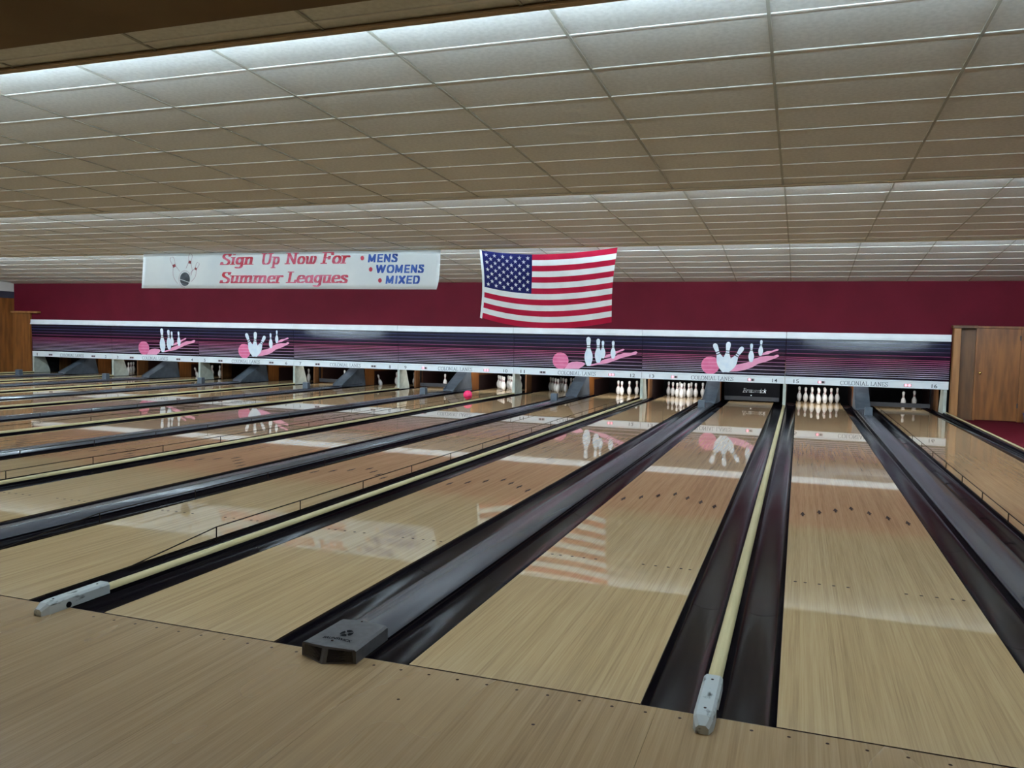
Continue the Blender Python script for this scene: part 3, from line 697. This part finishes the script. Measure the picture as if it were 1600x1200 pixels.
# ================================================================== MASKING UNITS
YT, YB, ZT, ZB = 16.758, 16.827, 1.749, .5417
def sz(s): return ZT + (ZB-ZT)*s
def sy_(s): return YT + (YB-YT)*s
ZTOP_PANEL, ZBAND = sz(.122), .700
LINES_THIN = [(.183, .006), (.254, .007), (.330, .008), (.406, .010), (.482, .012)]
LINES_DENSE = [.515, .551, .589, .624, .661, .697, .736, .773, .809]
def mask_unit(idx, variant, sheen, label, lamps):
    x0 = -P*(8-idx); x1 = x0 + P + (.06 if idx == 8 else 0)
    t = thing('masking_unit', label, 'masking panel', (x0, 0, 0), 'striped masking panels'); w = x1-x0
    g = .005
    def bulge(x, z):
        if not sheen: return 0.0
        v = (z-.95)/(ZTOP_PANEL-.95)
        if v <= 0: return 0.0
        u = min(max((x-.15)/(w-.3), 0), 1)
        return sheen*math.sin(PI*min(v, 1.0))**1.0*math.sin(PI*u)**.7
    def face(x, z, off=0.0):
        s = (z-ZT)/(ZB-ZT)
        return (x, sy_(s)+.012-bulge(x, z)-off, z)
    m = MB(); m.grid(lambda u, v: face(g+(w-2*g)*u, .69+(ZTOP_PANEL+.01-.69)*v), 24, 24)
    p = m.obj('panel', M['navy'], t, True)
    m = MB(); m.box((g, sy_(.5)+.055, .56), (w-g, sy_(.5)+.085, 1.70)); m.obj('backing', M['pit'], t)
    # rails
    m = MB(); m.prism_x([(YT+.09, ZT), (YT-.010, ZT), (YT-.012, ZT-.095), (YT-.034, ZT-.140), (YT-.030, ZT-.152), (YT+.09, ZT-.152)][::-1], g, w-g); m.obj('top_rail', M['white'], t)
    m = MB(); m.prism_x([(YB+.07, .722), (YB-.006, .716), (YB-.030, .688), (YB-.018, .680), (YB-.016, ZB), (YB+.07, ZB)][::-1], g, w-g); m.obj('bottom_band', M['white'], t)
    # printed stripes
    m = MB()
    sparse_from = {0: 9., 1: 1.30, 2: 1.70}[variant]
    def line(s, hh, xa, xb):
        z = sz(s); m.grid(lambda u, v: face(xa+(xb-xa)*u, z-hh/2+hh*v, .0015), 16, 1)
    for s, hh in LINES_THIN: line(s, hh, g, w-g)
    for j, s in enumerate(LINES_DENSE):
        line(s, .0145, g, min(sparse_from, w-g))
        if variant and j % 2 == 0: line(s+.004, .013, sparse_from, w-g)
    m.obj('stripes', M['stripe'], t)
    # printed picture
    def poly(name, pts, mat, off):
        mm = MB(); mm.face([face(a, b, off) for a, b in pts]); return mm.obj(name, mat, t)
    def ppin(base, top, off):
        b = Vector(base); a = Vector(top)-b; L_ = a.length; a.normalize(); n_ = Vector((a.y, -a.x)); sc_ = L_/15.0
        R = [b+a*(z*sc_)+n_*(r*sc_*.92) for r, z in PIN_PROF]; Lf = [b+a*(z*sc_)-n_*(r*sc_*.92) for r, z in PIN_PROF]
        mm = MB()
        for q in range(len(R)-1): mm.face([face(*Lf[q], off), face(*R[q], off), face(*R[q+1], off), face(*Lf[q+1], off)])
        o = mm.obj('printed_pin', M['pr_white'], t)
        mm = MB()
        for za, zb, rr in ((9.2, 9.65, 1.0), (10.3, 10.75, .95)):
            c = [b+a*(za*sc_)-n_*rr*sc_, b+a*(za*sc_)+n_*rr*sc_, b+a*(zb*sc_)+n_*rr*sc_, b+a*(zb*sc_)-n_*rr*sc_]
            mm.face([face(*q, off+.0006) for q in c])
        mm.obj('printed_neck_band', M['pr_black'], o)
    def ball(cx, cz, r):
        o = poly('printed_ball', [(cx+r*math.cos(2*PI*j/28), cz+r*math.sin(2*PI*j/28)) for j in range(28)], M['pr_pink'], .0025)
        mm = MB()
        for s in LINES_DENSE[1::2]:
            z = sz(s)
            if abs(z-cz) < r*.95:
                e = math.sqrt(r*r-(z-cz)**2); mm.face([face(cx-e, z-.006, .0032), face(cx+e, z-.006, .0032), face(cx+e, z+.006, .0032), face(cx-e, z+.006, .0032)])
        mm.obj('printed_ball_stripes', M['pr_pale'], o)
    if variant == 2:
        ball(1.652, .922, .215)
        poly('printed_shadow', [(2.017,.783),(2.092,.852),(2.27,.958),(2.499,1.012),(2.649,1.095),(2.786,1.152),(2.936,1.183),(3.099,1.187),(3.173,1.222),(3.217,1.204),(3.2,1.164),(3.09,1.115),(2.904,1.037),(2.754,.993),(2.63,.909),(2.467,.838),(2.275,.798)], M['pr_pale'], .0025)
        poly('printed_shadow', [(2.81,1.19),(2.859,1.247),(2.945,1.295),(3.057,1.307),(3.168,1.353),(3.209,1.334),(3.182,1.31),(3.059,1.272),(2.973,1.223),(2.873,1.201)], M['pr_pale'], .0025)
        for q, (a, b) in enumerate((((1.995,.772),(1.735,1.448)), ((2.033,.783),(2.395,1.378)), ((2.01,.773),(2.065,1.492)), ((2.59,1.026),(2.591,1.464)), ((2.797,1.183),(2.811,1.55)))):
            ppin(a, b, .0035+.0012*q)
    if variant == 1:
        ball(1.269, .922, .212)
        poly('printed_shadow', [(1.374,.722),(1.436,.792),(1.482,.863),(1.576,.901),(1.701,.915),(1.827,.907),(1.903,.88),(1.91,.845),(1.861,.798),(1.753,.729)], M['pr_pale'], .0034)
        poly('printed_shadow', [(2.017,.811),(2.078,.855),(2.278,.902),(2.369,.973),(2.567,1.026),(2.763,1.111),(2.928,1.168),(3.093,1.175),(3.212,1.213),(3.246,1.184),(3.214,1.138),(3.066,1.097),(2.856,1.039),(2.676,.966),(2.494,.893),(2.28,.857),(2.095,.818)], M['pr_pale'], .0025)
        poly('printed_shadow', [(2.375,1.018),(2.458,1.096),(2.579,1.136),(2.699,1.2),(2.79,1.224),(2.887,1.269),(2.921,1.245),(2.881,1.215),(2.776,1.179),(2.687,1.117),(2.536,1.053)], M['pr_pale'], .0025)
        for q, (a, b) in enumerate((((2.374,1.014),(2.371,1.454)), ((2.634,1.014),(2.633,1.458)), ((2.258,.896),(2.250,1.502)), ((2.010,.812),(1.998,1.542)))):
            ppin(a, b, .0035+.0012*q)
    # numerals, lettering, indicator lamps on the bottom band
    yb = YB-.0185
    nL, nR = str(2*idx-1), str(2*idx)
    for s_, xx in ((nL, .195), (nR, 3.085)):
        pl = text_polys(s_, .084, .062*len(s_) if '1' not in s_ else (.115 if len(s_) == 2 else .03), .004)
        poly_obj('numeral', pl, lambda a, b: (xx+a, yb, .568+b), M['num'], t)
    for pl in glyph_letters('COLONIAL LANES', .092, (.085, .034), 0, 1.0):
        if pl: poly_obj('letter', pl, lambda a, b: (1.205+a, yb, .566+b), M['letter'], t)
    for (xx, st) in ((.80, lamps[0]), (2.605, lamps[1])):
        m = MB(); m.box((xx-.082, yb-.004, .580), (xx+.082, yb+.006, .638)); fo = m.obj('indicator', M['lampframe'], t)
        for q, on in enumerate(st):
            m = MB(); cx = xx-.036+.072*q
            m.lathe([(.027, 0), (.025, .006), (.012, .009)], 12); lo = m.obj('lamp', M['lampon'] if on else M['lampoff'], fo)
            lo.location = (cx, yb-.004, .609); lo.rotation_euler = (PI/2, 0, 0)
D, R1, RR = (0, 0), (1, 0), (1, 1)
mask_unit(1, 0, 0, 'plain striped dark masking panel numbered one and two', (D, D))
mask_unit(2, 1, 0, 'striped masking panel with standing pins picture, numbered three and four', (D, D))
mask_unit(3, 2, 0, 'striped masking panel with scattering pins picture, numbered five and six', (D, D))
mask_unit(4, 0, .05, 'plain striped dark masking panel with sheen, numbered seven and eight', (D, D))
mask_unit(5, 0, 0, 'plain striped dark masking panel numbered nine and ten, below flag and banner gap', (R1, RR))
mask_unit(6, 1, 0, 'striped masking panel with standing pins picture, numbered eleven and twelve', (D, RR))
mask_unit(7, 2, 0, 'striped masking panel with scattering pins picture, numbered thirteen and fourteen', (R1, R1))
mask_unit(8, 0, .05, 'plain striped dark masking panel with sheen, numbered fifteen and sixteen', (R1, RR))

# ================================================================== PINS, BALL, SWEEPS
pb = MB(); pb.lathe([(r*.0254, z*.0254) for r, z in PIN_PROF], 18); pin_me = pb.mesh('bowling_pin', M['pinwhite'], True)
st = MB()
for za, zb, r_ in ((9.15, 9.6, 1.06), (10.35, 10.8, .965)):
    st.lathe([(r_*.0254, za*.0254), ((r_-.03)*.0254, zb*.0254)], 18)
st_me = st.mesh('neck_stripe', M['pinred'], True)
def pin(loc, label, group, rot=None):
    o = link('bowling_pin', pin_me, None, loc, rot); tag(o, label, 'bowling pin', group)
    s = link('neck_stripe', st_me, o)
    return o
RACK = {15: range(1, 11), 13: range(1, 11), 12: (1, 2, 3, 6), 11: range(1, 11), 10: range(1, 11), 9: (2,), 8: (2, 6), 7: (2,), 6: (3,), 4: (2, 3), 2: (1, 2, 4), 16: (3, 10)}
for n, ps in RACK.items():
    for q in ps:
        dx, dy = PINPOS[q]
        lab = f'white bowling pin on lane {NUM[n]}, {PINWORD[q]}' if len(list(ps)) > 1 else f'single white bowling pin standing on lane {NUM[n]}'
        pin((lane_x(n)+dx, 18.29+dy, 0), lab, f'pins standing on lane {NUM[n]}')
for n, ry in ((4, -.24), (8, -.20)):
    pin((lane_x(n)-hw-.085, 18.46, -.066), f'white bowling pin leaning in the gutter at the edge of lane {NUM[n]}', 'pins leaning in the gutters', (.25, ry, 0))

m = MB(); m.lathe([(.108*math.sin(PI*k/20)+1e-4, -.108*math.cos(PI*k/20)) for k in range(21)], 32)
bl = m.obj('bowling_ball', M['ballpink'], None, True, (-7.075, 14.55, .108)); tag(bl, 'bright pink bowling ball rolling on lane ten', 'bowling ball')
m = MB()
for a, b in ((.0, .0), (.035, .01), (.012, .05)):
    m.lathe([(.013, 0), (.013, .002)], 10, c=(a-.015, b-.02, .1055))
m.obj('finger_hole', M['black'], bl)

def sweep(n, board, label):
    t = thing('sweep_bar', label, 'sweep bar', (lane_x(n), 17.96, 0), 'pin sweep bars')
    m = MB(); m.bbox((-.66, -.03, .035), (.66, .03, .135), .008); m.obj('bar', M['bar'], t)
    for s in (-1, 1):
        m = MB(); m.box((s*.655-.015, -.02, .08), (s*.655+.015, .03, .95)); m.obj('arm', M['black'], t)
    if board:
        m = MB(); m.box((-.64, -.012, .135), (.64, .020, .80)); bo = m.obj('board', M['black'], t)
        pl, wd = glyph_polys('Brunswick', .105, (.085, .06), .28, -.02, .56)
        poly_obj('lettering', pl, lambda a, b: (-.22+a, -.0135, .235+b), M['pr_white'], bo)
        m = MB(); m.lathe([(.016, 0), (.012, .003)], 10); e = m.obj('emblem', M['pr_white'], t); e.location = (-.01, -.031, .165-.0); e.rotation_euler = (PI/2, 0, 0); e.location.y = -.0125
sweep(14, True, 'black sweep board with white script lowered on lane fourteen')
sweep(16, False, 'low dark sweep bar across lane sixteen in front of two pins')
sweep(9, False, 'low dark sweep bar across lane nine in front of a pin')
sweep(7, False, 'low dark sweep bar across lane seven in front of a pin')

# pin deck lamps, tucked up behind the masks
def pin_lamp(n, watt):
    L_ = bpy.data.lights.new('pin_light', 'AREA'); L_.shape = 'RECTANGLE'; L_.size = .9; L_.size_y = .08; L_.energy = watt; L_.color = (.96, .98, 1)
    o = bpy.data.objects.new('pin_light', L_); COL.objects.link(o); o.location = (lane_x(n), 17.15, .93)
    o.rotation_euler = (math.radians(58), 0, 0)
for n, f in {16: .5, 15: 1.0, 14: .5, 13: 1.0, 12: 1.0, 11: .12, 10: 1.0, 9: .7, 8: .12, 7: .6, 6: .1, 4: .25, 3: .25, 2: .15}.items(): pin_lamp(n, PIN_WATT*f)

# ================================================================== BANNER AND FLAG (hung from the lip of the middle bay)
YH = 11.80
def by(x, z):
    u = (x+14.15)/7.57
    return YH + .012*math.sin(u*17)*(0.5+.5*(3.2-z)/.8) + .006*math.sin(u*41+2)
bn = thing('banner', 'long white banner with red and blue league sign-up lettering', 'banner', (0, 0, 0))
def bpt(u, v):
    zt = 3.236+(3.216-3.236)*u + .012*math.sin(u*PI*5)**2; zb = 2.452+(2.424-2.452)*u
    x = -14.125+(-6.576+14.125)*u; x += (-.06 if u < .5 else -.03)*v*(1-2*min(u, 1-u))
    if u > .96: x -= .05*(u-.96)/.04*v**6
    z = zt+(zb-zt)*v
    return (x, by(x, z), z)
m = MB(); m.grid(bpt, 70, 8); sh = m.obj('vinyl_sheet', M['vinyl'], bn, True)
md = sh.modifiers.new('thick', 'SOLIDIFY'); md.thickness = .003; md.offset = 1
def bplace(ox, oz, slope=-.0025): return lambda a, b: (ox+a, by(ox+a, oz+b)-.008, oz+b+slope*a)
for wd_, xa, xb in (('Sign', -11.93, -11.07), ('Up', -10.88, -10.38), ('Now', -10.24, -9.46), ('For', -9.34, -8.66)):
    for pl in glyph_letters(wd_, .245, (.155, .055), .18, xb-xa): poly_obj('letter', pl, bplace(xa-.02, 2.965), M['ink_red'], bn)
for wd_, xa, xb in (('Summer', -11.94, -10.31), ('Leagues', -10.21, -8.70)):
    for pl in glyph_letters(wd_, .245, (.155, .055), .18, xb-xa): poly_obj('letter', pl, bplace(xa-.02, 2.562), M['ink_red'], bn)
for wd_, xa, xb, z in (('MENS', -8.25, -7.56, 2.985), ('WOMENS', -8.06, -6.97, 2.762), ('MIXED', -7.83, -7.05, 2.540)):
    for pl in glyph_letters(wd_, .168, (.155, .125), .10, (xb-xa)*1.03, SANS): poly_obj('letter', pl, bplace(xa, z), M['ink_blue'], bn)
for x, z in ((-8.37, 3.076), (-8.168, 2.840), (-7.948, 2.610)):
    poly_obj('bullet', [[(.043*math.cos(2*PI*j/16), .047*math.sin(2*PI*j/16)) for j in range(16)]], bplace(x, z), M['ink_dot'], bn)
# line drawn pins and black ball
bc = (-12.938, 2.656)
poly_obj('drawn_ball', [[(.145*math.cos(2*PI*j/24), .155*math.sin(2*PI*j/24)) for j in range(24)]], bplace(*bc), M['ink_dark'], bn)
def strip(pts, wdt):
    out = []
    for p, q in zip(pts, pts[1:]):
        d = Vector((q[0]-p[0], q[1]-p[1])); n_ = Vector((-d.y, d.x)).normalized()*wdt/2
        out.append([(p[0]-n_.x, p[1]-n_.y), (q[0]-n_.x, q[1]-n_.y), (q[0]+n_.x, q[1]+n_.y), (p[0]+n_.x, p[1]+n_.y)])
    return out
m = MB()
for pl in [[(-.142, -.02), (.118, -.095), (.09, -.125), (-.128, -.075)]]:
    m.face([(bc[0]+a, by(bc[0]+a, bc[1]+b)-.0095, bc[1]+b) for a, b in pl])
m.obj('drawn_ball_band', M['pr_black'], bn)
poly_obj('drawn_ball_line', strip([(-.145, .0), (.13, -.075)], .012), lambda a, b: (bc[0]+a, by(bc[0]+a, bc[1]+b)-.0100, bc[1]+b), M['vinyl'], bn)
poly_obj('drawn_ring', strip([(.175*math.cos(2*PI*j/24), .19*math.sin(2*PI*j/24)) for j in range(2, 19)], .007), bplace(*bc), M['ink_line'], bn)
for base, top in (((-13.10, 2.57), (-13.315, 3.155)), ((-12.85, 2.66), (-12.765, 3.225)), ((-12.78, 2.62), (-12.545, 3.02))):
    b = Vector(base); a = Vector(top)-b; L_ = a.length; a.normalize(); n_ = Vector((a.y, -a.x)); s_ = L_/15.0
    def keep(p): return (p[0]-bc[0])**2/.18**2 + (p[1]-bc[1])**2/.195**2 > 1
    for sd in (-1, 1):
        pts = [tuple(b+a*(z*s_)+n_*(sd*r*s_*1.05)) for r, z in PIN_PROF]; pts = [p for p in pts if keep(p)]
        poly_obj('drawn_pin_outline', strip(pts, .008), bplace(0, 0, 0), M['ink_line'], bn)
    c = [b+a*(9.2*s_)-n_*s_*.9, b+a*(9.2*s_)+n_*s_*.9, b+a*(10.8*s_)+n_*s_*.9, b+a*(10.8*s_)-n_*s_*.9]
    poly_obj('drawn_pin_band', [[tuple(q) for q in c]], bplace(0, 0, 0), M['pinred'], bn)

fg = thing('flag', 'large red, white and blue striped flag with stars hanging beside the banner', 'flag')
def fpt(u, v, off=0.0):
    # u along the fly, v down the hoist
    tl, tr, br, bl_ = (-5.746, 3.200), (-2.974, 3.206), (-3.050, 1.812), (-5.712, 1.880)
    x = (1-v)*((1-u)*tl[0]+u*tr[0]) + v*((1-u)*bl_[0]+u*br[0])
    z = (1-v)*((1-u)*tl[1]+u*tr[1]) + v*((1-u)*bl_[1]+u*br[1])
    sag = (.105*(1-v)+.165*v)*4*u*(1-u)*(1+.25*(.5-u))
    z -= sag
    x += .055*math.sin(PI*v)*(1-u)**2 - .04*math.sin(PI*v)*u*u
    y = YH+.035*math.sin(u*7+v*2)*v - .02*math.sin(u*14+1)*v*v - off
    return (x, y, z)
H0 = .018
def fuv(s, v): return fpt(H0+(1-H0)*s, v)
CU = .385
m = MB(); m.grid(lambda u, v: fpt(u*H0, v*1.02-.01), 1, 10); m.obj('hoist_band', M['flag_white'], fg, True)
for k in range(13):
    u0 = CU if k < 7 else 0.0
    m = MB(); m.grid(lambda u, v: fuv(u0+(1-u0)*u, (k+v)/13), 22, 2); o = m.obj('stripe', M['flag_red'] if k % 2 == 0 else M['flag_white'], fg, True)
m = MB(); m.grid(lambda u, v: fuv(CU*u, v*7/13), 10, 10); m.obj('canton', M['flag_blue'], fg, True)
for rr_ in range(9):
    for cc in range(11):
        if (rr_+cc) % 2: continue
        s0 = CU*(cc+1)/12; v0 = 7/13*(rr_+1)/10
        m = MB()
        pts = []
        for j in range(10):
            r_ = .0165 if j % 2 == 0 else .0066
            a = PI/2+j*PI/5; pts.append((s0+r_*math.cos(a), v0-r_*2.0*math.sin(a)))
        c = fpt(H0+(1-H0)*s0, v0, .004)
        for j in range(10):
            p, q = pts[j], pts[(j+1) % 10]
            m.face([c, fpt(H0+(1-H0)*p[0], p[1], .004), fpt(H0+(1-H0)*q[0], q[1], .004)])
        m.obj('star', M['flag_white'], fg)

# ================================================================== SMALL THINGS
t = thing('bucket', 'blue plastic bucket on the carpet at the right edge', 'bucket', (4.90, 16.45, -.10))
m = MB(); m.lathe([(.085, 0), (.11, .20), (.122, .21), (.122, .22), (.105, .22), (.08, .02)], 16); m.obj('pail', M['bluebin'], t, True)
m = MB(); m.tube([(.118*math.cos(a), .03*math.sin(a), .21+.0+.10*math.sin(a)) for a in [PI*j/10 for j in range(11)]], .004, 6); m.obj('handle', M['bar'], t)
